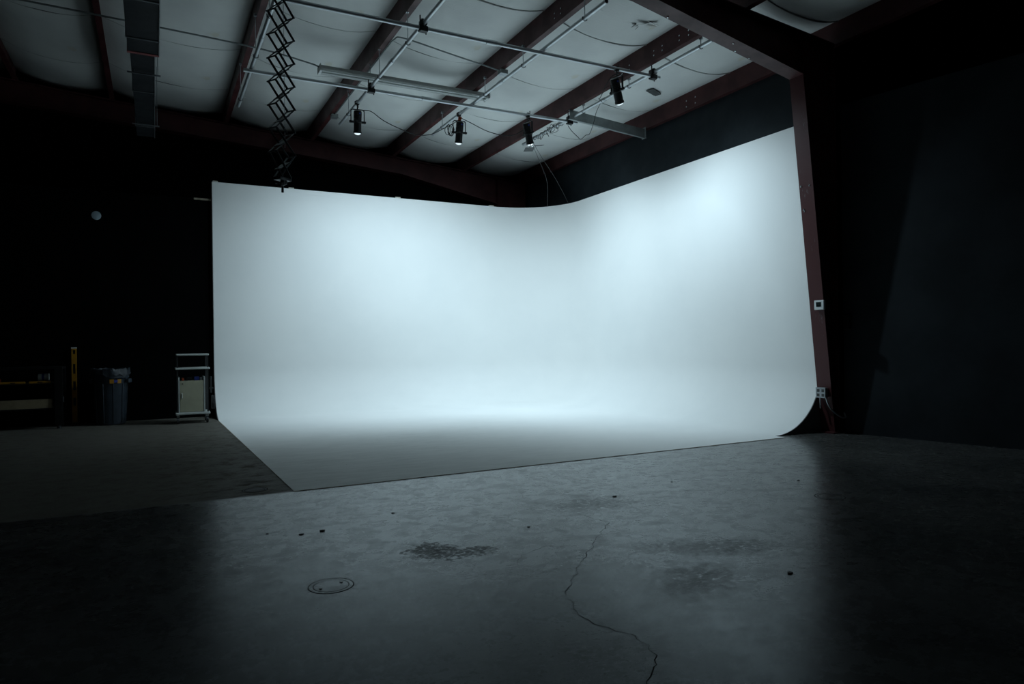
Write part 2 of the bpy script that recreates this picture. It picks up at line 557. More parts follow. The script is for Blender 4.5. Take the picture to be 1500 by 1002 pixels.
# screws and scuffs on the near column flange
def bolt_mesh():
    mb = MB().lathe([(.0, -.001), (.011, -.001), (.011, .006), (.007, .009), (.0, .009)], 8)
    me = bpy.data.meshes.new('bolt')
    me.from_pydata(mb.v, [], mb.f)
    me.materials.append(M['chrome'])
    return me
BM = bolt_mesh()
def bolt(parent, loc, direction):
    o = bpy.data.objects.new('bolt', BM)
    COL.objects.link(o)
    o.parent = parent
    o.location = Vector(loc) - parent.location
    o.rotation_euler = Vector(direction).to_track_quat('Z', 'Y').to_euler()
    return o
def col_x(z):
    return 7.32 + (6.85 - 7.32) * z / 4.29
for (yy, zz) in ((5.80, 3.0), (5.68, 2.99), (5.79, 2.72), (5.78, 2.70)):
    bolt(fr1, (col_x(zz) - .007, yy, zz), (-1, 0, 0))
for (xx, yy) in ((5.93, 5.80), (5.80, 5.70), (6.15, 5.80), (4.95, 5.80)):
    zz = 4.29 + (6.85 - xx) * (.44 / 2.34) - .008
    bolt(fr1, (xx, yy, zz), (0, 0, -1))
# flange brace between purlin and rafter
MB().bar((5.98, 6.42, zpb(6.0) + .06), (5.70, 5.80, 4.53), .045, .008).build('flange_brace', 'red_steel', fr1)

# purlins
PLAB = ['dark red roof purlin nearest the right wall, bolts in a row', 'dark red roof purlin with a small junction box, second from the right wall',
        'dark red roof purlin crossed by the left half of the strip light', 'dark red roof purlin just left of the pantograph',
        'dark red roof purlin close to the left side of the duct', 'dark red roof purlin second left of the duct, deep in shadow', 'dark red roof purlin high on the unlit left side, third left of the duct', 'dark red roof purlin farthest to the left, high in the dark']
def purlin(k, x):
    root = empty('roof_purlin', (x, 5.7, zpb(x)), PLAB[k], 'purlin', 'red roof purlins')
    z = zpb(x)
    y0, y1 = YN + .1, YB - .05
    MB().box(x - .076, x - .070, y0, y1, z, z + .28).build('web', 'red_steel', root)
    MB().box(x - .070, x, y0, y1, z, z + .006).build('bottom_flange', 'red_steel', root)
    MB().box(x - .006, x, y0, y1, z + .006, z + .022).build('lip', 'red_steel', root)
    return root
purl = [purlin(k, x) for k, x in enumerate(PX[:8])]
for pi, ys in ((0, (6.55, 6.72, 7.05, 7.22, 7.75, 7.92)), (1, (6.18, 6.32, 7.0, 7.14)), (2, (6.2, 6.34))):
    for j, yy in enumerate(ys):
        for dz in (.065, .125):
            bolt(purl[pi], (PX[pi] - .078, yy, zpb(PX[pi]) + dz), (-1, 0, 0))
# eave strut
es = empty('eave_strut', (7.5, 5.7, 4.75), 'dark red eave strut along the top of the right wall', 'purlin')
MB().box(7.44, 7.447, YN + .1, YB - .05, 4.75, 5.035).build('web', 'red_steel', es)
MB().box(7.447, 7.52, YN + .1, YB - .05, 4.75, 4.757).build('bottom_flange', 'red_steel', es)
MB().box(7.447, 7.52, YN + .1, YB - .05, 5.028, 5.035).build('top_flange', 'red_steel', es)
for yy in (8.1, 8.3):
    for dz in (.06, .15):
        bolt(es, (7.438, yy, 4.75 + dz), (-1, 0, 0))

# ------------------------------------------------------------------ cyclorama
cy = empty('cyclorama', ((CX0 + CX1) / 2, (CY0 + CY1) / 2, 0), 'white two-walled cyclorama with rounded corner and coved floor', 'cyclorama')
path = [(CX0 + (CX1 - RK - CX0) * i / 8, CY1, 0, -1) for i in range(8)]
for i in range(21):
    a = math.pi / 2 * i / 20
    cx, cyy = CX1 - RK, CY1 - RK
    path.append((cx + RK * math.sin(a), cyy + RK * math.cos(a), -math.sin(a), -math.cos(a)))
path += [(CX1, CY1 - RK - (CY1 - RK - CY0) * i / 8, -1, 0) for i in range(1, 9)]
FT = .004
prof = []
for i in range(19):
    a = math.pi / 2 * i / 18
    prof.append((RC * (1 - math.sin(a)), FT + RC * (1 - math.cos(a))))
prof += [(0, RC + FT + (CH - RC - FT) * i / 6) for i in range(1, 7)]
vv, ff = [], []
np_ = len(prof)
for (px, py, nx, ny) in path:
    for (o_, z) in prof:
        vv.append((px + nx * o_, py + ny * o_, z))
for i in range(len(path) - 1):
    for j in range(np_ - 1):
        a = i * np_ + j
        ff.append((a, a + np_, a + np_ + 1, a + 1))
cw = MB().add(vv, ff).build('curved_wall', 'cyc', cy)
cw.data.shade_smooth()
# back skin gives the shell its thickness
vv2 = []
for (px, py, nx, ny) in path:
    vv2 += [(px, py, CH), (px - nx * .06, py - ny * .06, CH), (px - nx * .06, py - ny * .06, 0)]
ff2 = []
for i in range(len(path) - 1):
    a = i * 3
    ff2 += [(a, a + 3, a + 4, a + 1), (a + 1, a + 4, a + 5, a + 2)]
MB().add(vv2, ff2).build('backing_sheet', 'end_black', cy)
# painted floor sheet
inner = [(px + nx * RC, py + ny * RC) for (px, py, nx, ny) in path]
FY0, FY1 = 5.64, 5.70
poly = [(.965, FY0)] + [(CX0, inner[0][1])] + inner + [(6.53, FY1)]
ptop = [(x, y, FT) for x, y in poly]
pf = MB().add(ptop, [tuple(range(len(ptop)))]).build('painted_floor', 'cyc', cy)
# raw edge of the floor sheet
MB().prism([(.965, FY0 - .012), (6.53, FY1 - .012), (6.53, FY1), (.965, FY0)], 'z', 0, FT).build('front_edge', 'ply', cy)
MB().prism([(.965, FY0 - .012), (.965, FY0), (CX0, 11.6), (CX0 - .012, 11.6)], 'z', 0, FT).build('side_edge', 'ply', cy)
# cove end panels
pe = [(CX1 + .06, 0), (CX1 + .06, CH)] + [(CX1 - o_, z) for (o_, z) in reversed(prof)] + [(CX1 - RC, 0)]
MB().prism(pe, 'y', CY0 - .012, CY0 - .001).build('cove_end_panel', 'end_black', cy)
pe = [(CY1 + .06, 0), (CY1 + .06, CH)] + [(CY1 - o_, z) for (o_, z) in reversed(prof)] + [(CY1 - RC, 0)]
MB().prism(pe, 'x', CX0 - .008, CX0 - .001).build('cove_end_panel', 'end_black', cy)
for x0, x1 in ((.885, .965), (2.10, 2.19), (4.02, 4.12), (5.96, 6.06)):
    MB().box(x0, x1, CY1 + .001, CY1 + .055, CH - .01, CH + .022).build('top_tab', 'tab', cy, bevel=.003)

# ------------------------------------------------------------------ pipe grid
ZY, ZX, PR = 4.775, 4.725, .0245
XYP = [1.16, 2.74, 4.315, 6.02]
YXP = [7.37, 9.48]
def hook(mb, x, y, z):
    mb.tube([(x - .03, y, z + .01), (x - .028, y, z - .022), (x, y, z - .034), (x + .028, y, z - .022), (x + .03, y, z + .02)], .0045, 6)
def pipe(name, a, b, label, couplings, rods, pk=None):
    a, b = Vector(a), Vector(b)
    root = empty('rigging_pipe', a, label, 'pipe', 'rigging pipes of the grid')
    d = (b - a).normalized()
    MB().tube([a, b], PR, 14).build('tube', 'pipe', root, smooth=True)
    MB().tube([a - d * .002, a + d * .004], PR - .004, 12).build('open_end', 'black_metal', root)
    for t in couplings:
        c = a + d * t
        MB().tube([c - d * .075, c - d * .07, c + d * .07, c + d * .075], [PR, PR + .006, PR + .006, PR], 14).build('coupling', 'pipe', root)
    for t in rods:
        c = a + d * t
        zt = zpb(c.x) + .003
        rd = MB()
        rd.tube([(c.x, c.y, c.z + PR * .9), (c.x, c.y, zt)], .005, 6)
        ro_ = rd.build('hanger_rod', 'galv', root)
        h = MB()
        hook(h, c.x, c.y, c.z)
        h.build('pipe_hook', 'black_metal', ro_)
        MB().box(c.x - .016, c.x + .016, c.y - .016, c.y + .016, zt - .012, zt + .018).build('beam_clamp', 'galv', ro_)
    return root
RODY = (6.45, 7.9, 9.07, 10.75)
yspan = [(6.0, 11.1), (5.95, 11.31), (6.03, 11.21), (6.25, 11.07)]
ylab = ['long galvanised pipe hung left of the pantograph', 'long galvanised pipe carrying the leftmost stage lamp', 'long galvanised pipe crossing the right end of the strip light', 'long galvanised pipe nearest the right wall, under the outer purlin']
for x, (y0, y1), lb in zip(XYP, yspan, ylab):
    pipe('rigging_pipe', (x, y0, ZY), (x, y1, ZY), lb, [8.55 - y0], [t - y0 for t in RODY if t > y0 + .1])
pipe('rigging_pipe', (1.02, YXP[0], ZX), (6.13, YXP[0], ZX), 'cross pipe nearer the camera, carrying the rightmost stage lamp', [2.58], [])
pipe('rigging_pipe', (1.06, YXP[1], ZX), (6.16, YXP[1], ZX), 'cross pipe farther back, behind the pantograph, carrying the third lamp', [2.50], [])
def cross(x, y, label):
    root = empty('pipe_cross_clamp', (x, y, (ZX + ZY) / 2), label, 'clamp', 'black pipe clamps at grid crossings')
    z = (ZX + ZY) / 2
    MB().box(x - .05, x + .05, y - .035, y + .035, z - .065, z - .004).build('lower_jaw', 'black_metal', root, bevel=.006)
    MB().box(x - .035, x + .035, y - .05, y + .05, z + .004, z + .065).build('upper_jaw', 'black_metal', root, bevel=.006)
    for sx, sy in ((-1, -1), (1, 1)):
        MB().tube([(x + sx * .045, y + sy * .03, z - .075), (x + sx * .045, y + sy * .03, z + .105)], .008, 6).build('bolt', 'black_metal', root)
cross(XYP[1], YXP[0], 'black cross clamp on the nearer cross pipe, top centre')
cross(XYP[1], YXP[1], 'black cross clamp on the farther pipe, above the leftmost lamp')
cross(XYP[3], YXP[0], 'black cross clamp at the right end of the nearer pipe')
cross(XYP[3], YXP[1], 'black cross clamp at the right end of the farther pipe')

# ------------------------------------------------------------------ stage lamps
def rot_to(d, upv=(0, 0, 1)):
    return Vector(d).to_track_quat('-Z', 'Y').to_matrix().to_4x4()
def lamp(loc, tilt_dir, tilt, aim, label, power=1., extra=None, yoke_rot=0):
    """loc: pipe centre. body hangs below, tilted by `tilt` towards tilt_dir. aim: point the beam is thrown at."""
    root = empty('stage_lamp', loc, label, 'stage lamp', 'stage lamps on the pipe grid')
    x, y, z = loc
    # hook clamp
    cl = MB()
    cl.box(x - .022, x + .022, y - .028, y + .028, z - .035, z - .012)
    cl.tube([(x - .032, y, z - .03), (x - .034, y, z + .012), (x, y, z + .036), (x + .034, y, z + .012)], .010, 6)
    cl.tube([(x + .034, y, z), (x + .034, y, z + .07)], .006, 6)
    cl.tube([(x, y, z - .035), (x, y, z - .105)], .009, 8)
    clamp = cl.build('hook_clamp', 'black_metal', root)
    MB().bar((x - .005, y - .05, z - .075), (x + .01, y + .035, z - .065), .02, .014).build('tee_handle', 'black_metal', clamp)
    # yoke
    pv = Vector((x, y, z - .29))
    R = Matrix.Rotation(yoke_rot, 4, 'Z')
    hw, top = .098, .185
    yk = MB()
    for a, b in (((-hw, 0, -.02), (-hw, 0, top - .015)), ((-hw, 0, top - .015), (-hw + .02, 0, top)), ((-hw + .02, 0, top), (hw - .02, 0, top)), ((hw - .02, 0, top), (hw, 0, top - .015)), ((hw, 0, top - .015), (hw, 0, -.02))):
        yk.bar(a, b, .010, .026, up=(0, 1, 0))
    yk.xform(Matrix.Translation(pv) @ R)
    yk.build('yoke', 'black_metal', root)
    for s in (-1, 1):
        kb = MB().tube([(s * .056, 0, 0), (s * .122, 0, 0)], .018, 10).xform(Matrix.Translation(pv) @ R)
        kb.build('tilt_knob', 'black_plastic', root)
    # body, local -Z is the throw direction
    td = Vector((tilt_dir[0], tilt_dir[1], 0)).normalized()
    ax = (Vector((0, 0, -1)) * math.cos(tilt) + td * math.sin(tilt)).normalized()
    B = Matrix.Translation(pv) @ rot_to(ax)
    body = MB().lathe([(.038, .165), (.054, .160), (.058, .15), (.058, .02), (.061, .015), (.061, -.005), (.056, -.01), (.056, -.13), (.061, -.135), (.061, -.160), (.052, -.162), (.050, -.150)], 24)
    bo = body.xform(B).build('lamp_body', 'black_metal', root, smooth=True)
    for k in range(6):
        zz = .145 - k * .02
        MB().lathe([(.0585, zz), (.062, zz - .002), (.062, zz - .007), (.0585, zz - .009)], 20).xform(B).build('cooling_fin', 'black_metal', bo)
    MB().lathe([(.0, -.152), (.050, -.150), (.050, -.162), (.038, -.176), (.018, -.184), (.0, -.186)], 20).xform(B).build('front_lens', 'lens', root, smooth=True)
    cam_dir = Vector((-x, -y, 0)).normalized()
    bl = B.inverted().to_3x3() @ cam_dir
    a = math.atan2(bl.y, bl.x) + .55
    st = MB().obox((.0605 * math.cos(a), .0605 * math.sin(a), .125), (-.012 * math.sin(a), .012 * math.cos(a), 0), (.003 * math.cos(a), .003 * math.sin(a), 0), (0, 0, .010)).xform(B)
    st.build('blue_label', 'blue', bo)
    # beam
    ld = bpy.data.lights.new('lamp_beam', 'SPOT')
    ld.energy = LAMP_POWER * power
    ld.color = LAMP_COLOR
    ld.spot_size = math.radians(SPOT_ANGLE)
    ld.spot_blend = SPOT_BLEND
    ld.shadow_soft_size = .05
    lo = bpy.data.objects.new('lamp_beam', ld)
    COL.objects.link(lo)
    lo.parent = root
    src = pv + ax * .20
    dirv = (Vector(aim) - src).normalized()
    lo.matrix_local = Matrix.Translation(src - Vector(loc)) @ rot_to(dirv)
    return root, pv, B
l1, p1, B1 = lamp((2.735, 10.20, ZY), (.15, 1), math.radians(13), (2.95, 12.3, .35), 'black stage lamp hanging leftmost of the four lamps', .68, yoke_rot=-.1)
l2, p2, B2 = lamp((4.315, 10.04, ZY), (0, 1), math.radians(13), (4.6, 12.3, .35), 'black stage lamp with an orange tag, second from the left', 1.0, yoke_rot=-.2)
l3, p3, B3 = lamp((5.25, YXP[1], ZX), (1, .6), math.radians(22), (7.1, 10.5, .35), 'black stage lamp with grey flags, second from the right', .9, yoke_rot=1.75)
l4, p4, B4 = lamp((5.42, YXP[0], ZX), (1, .6), math.radians(32), (7.25, 7.6, .35), 'black tilted stage lamp, rightmost and highest in view', 1.0, yoke_rot=1.75)
MB().obox((4.315, 10.01, ZY - .075), (.024, 0, 0), (0, .015, 0), (.004, 0, .026)).build('orange_tag', 'orange', l2)
MB().obox((5.24, 9.44, 4.175), (.072, -.02, .005), (.02, .072, -.01), (0, 0, .002)).build('flag_plate', 'dark_plate', l3)
MB().obox((5.44, 9.50, 4.275), (.085, .0, .015), (-.01, .03, 0), (0, 0, .002)).build('flag_plate', 'black_metal', l3)
MB().bar((5.29, 9.47, 4.30), (5.25, 9.45, 4.18), .008, .008).build('flag_arm', 'black_metal', l3)

# cables
def cable(pts, rad, label, name='cable', mat='cable', sub=5):
    P = [Vector(p) for p in pts]
    out = []
    for i in range(len(P) - 1):
        p0, p1_, p2_, p3_ = P[max(i - 1, 0)], P[i], P[i + 1], P[min(i + 2, len(P) - 1)]
        for k in range(sub):
            t = k / sub
            out.append(.5 * ((2 * p1_) + (-p0 + p2_) * t + (2 * p0 - 5 * p1_ + 4 * p2_ - p3_) * t * t + (-p0 + 3 * p1_ - 3 * p2_ + p3_) * t ** 3))
    out.append(P[-1])
    o = MB().tube(out, rad, 6).build(name, mat, smooth=True)
    return tag(o, label, 'cable', 'cables strung between the lamps')
cable([(2.80, 10.18, 4.665), (2.93, 10.16, 4.66), (3.12, 10.14, 4.54), (3.35, 10.12, 4.45), (3.62, 10.10, 4.38), (3.85, 10.08, 4.41), (4.02, 10.06, 4.50), (4.28, 10.04, 4.66)], .006, 'black cable drooping between the two left stage lamps')
cable([(4.35, 10.04, 4.72), (4.48, 10.0, 4.66), (4.75, 9.85, 4.50), (5.02, 9.65, 4.42), (5.20, 9.52, 4.50)], .006, 'black cable drooping from the orange tagged lamp rightward')
cable([(5.50, 7.37, 4.68), (5.36, 7.42, 4.62), (5.42, 7.75, 4.47), (5.78, 8.3, 4.69), (5.99, 8.52, 4.74)], .005, 'thin black cable behind the rightmost stage lamp')
cable([(6.0, 9.50, 4.67), (6.01, 9.41, 4.56), (6.01, 9.24, 4.42), (6.01, 9.14, 4.35), (6.01, 9.0, 4.375), (6.01, 8.89, 4.37), (6.01, 8.77, 4.52), (6.01, 8.71, 4.64), (6.01, 8.60, 4.74)], .005, 'thin black cable hanging in a deep loop below the right pipe')
cable([(5.36, 9.55, 4.30), (5.70, 9.95, 4.20), (6.30, 10.7, 4.03), (7.02, 11.93, 3.87)], .0035, 'left of two thin cables running down to the cyclorama corner')
cable([(5.38, 9.54, 4.31), (5.74, 9.90, 4.21), (6.45, 10.6, 4.04), (7.30, 11.58, 3.90)], .0035, 'right of two thin cables running down to the cyclorama corner')
cp = []
for k in range(34):
    a = k * .75
    cp.append((4.20 + .035 * math.cos(a * .3), 10.02 + .02 * math.sin(a * .7), 4.50 + .085 * math.sin(a) + .012 * math.sin(k)))
cable([(p[0] - .055 + .045 * math.cos(i * .75), p[1], p[2]) for i, p in enumerate(cp)], .0045, 'coiled black cable beside the orange tagged lamp', 'cable_coil', sub=3)
cp = []
rng = random.Random(3)
for k in range(46):
    t = k / 45
    a = k * 1.9 + rng.uniform(-.5, .5)
    rr = rng.uniform(.030, .045) if rng.random() < .7 else rng.uniform(.06, .10)
    cp.append((6.02 + rr * math.cos(a), 9.72 + t * .95 + rng.uniform(-.03, .03), ZY - .01 + rr * math.sin(a) - (.02 if rr > .05 else 0)))
cable(cp, .0045, 'tangle of black cable wrapped round the far end of the right pipe', 'cable_tangle', sub=3)

# ------------------------------------------------------------------ strip light, conduits, boxes
FX0, FX1, FYc, FZ = 2.05, 4.60, 9.60, 4.955
sl = empty('strip_light', ((FX0 + FX1) / 2, FYc, FZ), 'long white fluorescent strip light, switched off, across two purlins', 'light fixture')
MB().prism([(FYc - .045, FZ + .04), (FYc + .045, FZ + .04), (FYc + .045, FZ), (FYc - .045, FZ)], 'x', FX0, FX1).build('housing', 'white_metal', sl, bevel=.003)
rf = MB()
rf.prism([(FYc - .045, FZ + .004), (FYc - .105, FZ - .035), (FYc - .105, FZ - .039), (FYc - .045, FZ)], 'x', FX0, FX1)
rf.build('reflector_wing', 'white_metal', sl)
MB().prism([(FYc + .045, FZ + .004), (FYc + .105, FZ - .035), (FYc + .105, FZ - .039), (FYc + .045, FZ)], 'x', FX0, FX1).build('reflector_wing', 'white_metal', sl)
for s in (-1, 1):
    MB().tube([(FX0 + .03, FYc + s * .045, FZ - .032), (FX1 - .03, FYc + s * .045, FZ - .032)], .013, 10).build('tube', 'tube', sl, smooth=True)
for x in (FX0, FX1):
    MB().box(x - .004, x + .004, FYc - .105, FYc + .105, FZ - .052, FZ + .04).build('end_cap', 'white_metal', sl)
    MB().box(min(x, x + (.03 if x == FX0 else -.03)), max(x, x + (.03 if x == FX0 else -.03)), FYc - .065, FYc + .065, FZ - .05, FZ).build('lamp_holder', 'white_plastic', sl)
MB().box(3.25, 3.31, FYc - .055, FYc + .055, FZ - .006, FZ).build('centre_bracket', 'white_metal', sl)
for x in (PX[1] - .035, PX[2] - .035):
    MB().tube([(x, FYc, FZ + .04), (x, FYc, zpb(x + .035) + .002)], .006, 6).build('drop_rod', 'galv', sl)
cable([(-4.5, 9.35, 5.10), (-1.9, 9.37, 5.08), (-.3, 9.40, 5.06), (1.2, 9.48, 5.04), (1.9, 9.58, 5.0), (2.05, 9.6, 4.975)], .011, 'straight grey conduit running left from the strip light', 'conduit', 'brace', 4)['category'] = 'conduit'
P3x = PX[2]
o = cable([(P3x + .006, 11.9, zpb(P3x) - .012), (P3x + .006, 10.2, zpb(P3x) - .012), (P3x + .006, 8.95, zpb(P3x) - .012), (P3x + .02, 8.66, zpb(P3x) - .012), (P3x + .12, 8.56, zpb(P3x) - .015), (3.6, 8.58, 5.04), (4.33, 8.62, 4.965)], .010, 'grey conduit bending off the purlin to the small junction box', 'conduit', 'brace', 6)
o['category'] = 'conduit'
jb = empty('junction_box', (4.385, 8.63, 4.955), 'small grey junction box under the second purlin from the right', 'junction box')
MB().box(4.33, 4.44, 8.575, 8.685, 4.925, 4.978).build('box_body', 'grey_box', jb, bevel=.003)
MB().box(4.327, 4.443, 8.572, 8.688, 4.919, 4.9249).build('cover_plate', 'galv', jb)
jb2 = empty('junction_box', (P3x, 11.95, zpb(P3x) - .03), 'small grey junction box on the purlin beside the pantograph, far end', 'junction box')
MB().box(P3x - .055, P3x + .055, 11.90, 12.01, zpb(P3x) - .055, zpb(P3x) - .002).build('box_body', 'grey_box', jb2, bevel=.003)
MB().box(P3x - .058, P3x + .058, 11.897, 12.013, zpb(P3x) - .062, zpb(P3x) - .0551).build('cover_plate', 'galv', jb2)

# galvanised channel between outer purlin and eave strut
br = empty('channel_brace', (6.7, 9.36, 4.78), 'short grey galvanised channel between outer purlin and eave strut', 'brace')
za, zb = zpb(5.99) - .002, zpb(7.40) - .005
for nm, dy0, dy1, dz0, dz1 in (('web', 0, .006, -.15, 0), ('top_flange', .006, .05, -.006, 0), ('bottom_flange', .006, .05, -.15, -.144)):
    MB().prism([(5.93, za + dz0), (7.425, zb + dz0), (7.425, zb + dz1), (5.93, za + dz1)], 'y', 9.33 + dy0, 9.33 + dy1).build(nm, 'brace', br)
MB().box(7.425, 7.433, 9.30, 9.41, zb - .16, zb + .03).build('end_plate', 'brace', br)
# dark plate on the ceiling
def zceil(x):
    ed = edges
    for i in range(len(ed) - 1):
        if ed[i + 1] <= x <= ed[i]:
            t = (ed[i] - x) / (ed[i] - ed[i + 1])
            return zpb(x) + .27 - .162 * (1 - abs(2 * t - 1) ** 2.3)
    return zpb(x) + .19
cpz = zceil(6.72)
cpl = empty('ceiling_patch', (6.72, 8.22, cpz - .02), 'dark grey patch of loose facing on the insulation, near right pipe', 'patch')
MB().obox((6.72, 8.22, cpz - .016), (.10, .03, -.010), (-.02, .06, .0), (0, 0, .004)).build('patch_sheet', 'dark_plate', cpl)
MB().obox((6.81, 8.25, cpz - .022), (.03, .01, -.010), (-.015, .05, .0), (0, 0, .003)).build('curled_edge', 'dark_plate', cpl)
# torn facing near the rafter
tf_ = empty('torn_facing', (5.36, 6.7, zceil(5.36) - .02), 'torn flap of white insulation facing beside the near rafter', 'patch')
for (dx, dy, sx, sy, tilt_) in ((0, 0, .10, .03, .03), (.08, -.05, .07, .02, -.02), (-.10, .09, .025, .02, .02), (-.03, .12, .02, .018, .02), (.13, .04, .09, .012, .015)):
    zc = zceil(5.36 + dx)
    MB().obox((5.36 + dx, 6.70 + dy, zc - .022), (sx, -sy * .6, tilt_), (.01, sy, .005), (0, 0, .002)).build('flap', 'insul' if dx >= 0 and sx > .06 else 'dark_plate', tf_)

# ------------------------------------------------------------------ pantograph
pg = empty('pantograph_hanger', (1.16, 7.16, 2.70), 'black folding scissor pantograph hanging from the pipe grid', 'pantograph')
D = Vector((.83, .55, 0)).normalized()
Wd = Vector((.55, -.83, 0)).normalized()
c0 = Vector((1.155, 7.17, 0))
HWD, STEP, GAP = .122, .233, .050
nl, ztop = 8, 4.70
lev = [ztop - STEP * i for i in range(nl + 1)]
for pl_ in (-1, 1):
    off = Wd * (GAP * pl_)
    for i in range(nl):
        hw0 = HWD if i else HWD
        hw1 = HWD if i < nl - 1 else HWD * .45
        a = c0 + off + Vector((0, 0, lev[i])) - D * hw0
        b = c0 + off + Vector((0, 0, lev[i + 1])) + D * hw1
        MB().bar(a + Wd * .006, b + Wd * .006, .007, .024, up=D.cross(Vector((0, 0, 1)))).build('link_bar', 'panto', pg)
        a = c0 + off + Vector((0, 0, lev[i])) + D * hw0
        b = c0 + off + Vector((0, 0, lev[i + 1])) - D * hw1
        MB().bar(a - Wd * .006, b - Wd * .006, .007, .024, up=D.cross(Vector((0, 0, 1)))).build('link_bar', 'panto', pg)
for i in range(nl + 1):
    hwx = HWD if i < nl else HWD * .45
    for s in (-1, 1):
        q = c0 + Vector((0, 0, lev[i])) + D * hwx * s
        MB().tube([q - Wd * (GAP + .014), q + Wd * (GAP + .014)], .008, 8).build('pivot_pin', 'panto', pg)
for i in range(nl):
    q = c0 + Vector((0, 0, (lev[i] + lev[i + 1]) / 2))
    MB().obox(q, D * .06 + Vector((0, 0, .045)), Wd * GAP, (D * -.6 + Vector((0, 0, .8))) * .003).build('tie_plate', 'panto', pg)
zb_ = lev[-1]
cb = c0 + Vector((0, 0, zb_))
MB().obox(cb + Vector((0, 0, -.02)), D * .075, Wd * .05, Vector((0, 0, .012))).build('lower_plate', 'panto', pg, bevel=.004)
MB().tube([cb + Vector((0, 0, -.02)), cb + Vector((0, 0, -.075)), cb + Vector((0, 0, -.08)), cb + Vector((0, 0, -.15))], [.022, .022, .012, .012], 10).build('spigot', 'black_metal', pg)
MB().obox(cb + Vector((0, 0, -.065)), D * .045 + Vector((0, 0, .02)), Wd * .02, Vector((0, 0, .018))).build('clamp_jaw', 'black_metal', pg, bevel=.004)
MB().tube([cb + Vector((0, 0, -.06)), cb + Vector((0, 0, -.055)) - r0 * .07], .008, 6).build('clamp_screw', 'black_metal', pg)
MB().obox(c0 + Vector((0, 0, ztop + .035)), D * .16, Wd * .06, Vector((0, 0, .01))).build('top_plate', 'panto', pg, bevel=.003)
MB().tube([c0 + Vector((.03, 0, ztop + .02)), c0 + Vector((.03, .01, zb_ + .3))], .0025, 5).build('lift_cable', 'galv', pg)

# ------------------------------------------------------------------ duct
du = empty('air_duct', (-.08, 8.0, 4.4), 'rectangular sheet metal air duct hung under the roof, left', 'duct')
def dsec(x0, x1, y0, y1, z0, z1):
    return MB().box(x0, x1, y0, y1, z0, z1).build('duct_section', 'duct', du, bevel=.004)
for (y0, y1) in ((4.6, 6.35), (6.36, 7.28), (7.29, 8.20), (8.21, 8.60)):
    dsec(-.225, .075, y0, y1, 4.40, 4.76)
for (y0, y1) in ((8.61, 9.95), (9.96, 11.5), (11.51, 12.06)):
    dsec(-.205, .035, y0, y1, 4.42, 4.74)
for y, x0, x1, z0 in ((7.285, -.235, .085, 4.39), (8.205, -.235, .085, 4.39), (9.955, -.215, .045, 4.41), (11.505, -.215, .045, 4.41)):
    MB().box(x0, x1, y - .012, y + .012, z0, 4.77).build('joint_flange', 'galv', du)
MB().box(-.232, .082, 8.585, 8.635, 4.393, 4.765).build('sealant_band', 'tape_red', du)
MB().box(.076, .084, 4.6, 8.58, 4.39, 4.405).build('corner_angle', 'duct_edge', du)
MB().box(.036, .044, 8.64, 12.06, 4.41, 4.425).build('corner_angle', 'duct_edge', du)
MB().box(-2.6, -.226, 6.95, 7.26, 4.44, 4.74).build('branch_duct', 'duct', du, bevel=.004)
for y in (6.9, 9.2, 11.3):
    for x in (-.245, .098):
        MB().tube([(x if y < 8.6 else x * .72, y, 4.38), (x if y < 8.6 else x * .72, y, 5.25)], .004, 5).build('hanger_strap', 'galv', du)
    MB().box(-.25, .10, y - .012, y + .012, 4.375, 4.390).build('trapeze_bar', 'galv', du)

# ------------------------------------------------------------------ right column fittings
def on_col(z): return col_x(z) - .007
th = empty('thermostat', (on_col(1.55) - .01, 5.66, 1.5), 'white thermostat with dark display on the red column', 'thermostat')
xt = on_col(1.60)
MB().box(xt - .035, xt - .002, 5.60, 5.735, 1.50, 1.615).build('case', 'white_plastic', th, bevel=.006)
MB().box(xt - .0375, xt - .0352, 5.635, 5.705, 1.535, 1.592).build('display', 'screen', th)
ob_ = empty('outlet_box', (on_col(.5) - .02, 5.72, .44), 'grey electrical outlet box low on the red column', 'outlet')
xo = on_col(.55)
MB().box(xo - .055, xo - .003, 5.67, 5.80, .435, .555).build('box_body', 'grey_box', ob_, bevel=.005)
MB().box(xo - .059, xo - .0552, 5.668, 5.802, .432, .558).build('face_plate', 'galv', ob_)
for yy in (5.70, 5.765):
    for zz in (.465, .52):
        MB().box(xo - .0615, xo - .0592, yy - .018, yy + .018, zz - .017, zz + .017).build('socket', 'dark_plate', ob_, bevel=.002)
cable([(xo - .03, 5.68, .435), (xo - .02, 5.66, .36), (xo + .01, 5.62, .28), (xo + .08, 5.56, .205), (xo + .12, 5.53, .20), (xo + .11, 5.54, .26)], .009, 'short grey flexible whip curling below the outlet box', 'flexible_conduit', 'galv')['category'] = 'conduit'
MB().tube([(xo - .03, 5.76, .435), (xo - .03, 5.76, .30)], .009, 8).build('conduit_stub', 'galv', ob_)
sw = empty('wall_switch', (7.46, 5.54, 1.26), 'small dark switch box on the right wall beside the column', 'switch')
MB().box(7.43, 7.465, 5.50, 5.59, 1.26, 1.44).build('box_body', 'black_plastic', sw, bevel=.005)
MB().box(7.418, 7.4295, 5.53, 5.56, 1.32, 1.38).build('toggle', 'black_plastic', sw)

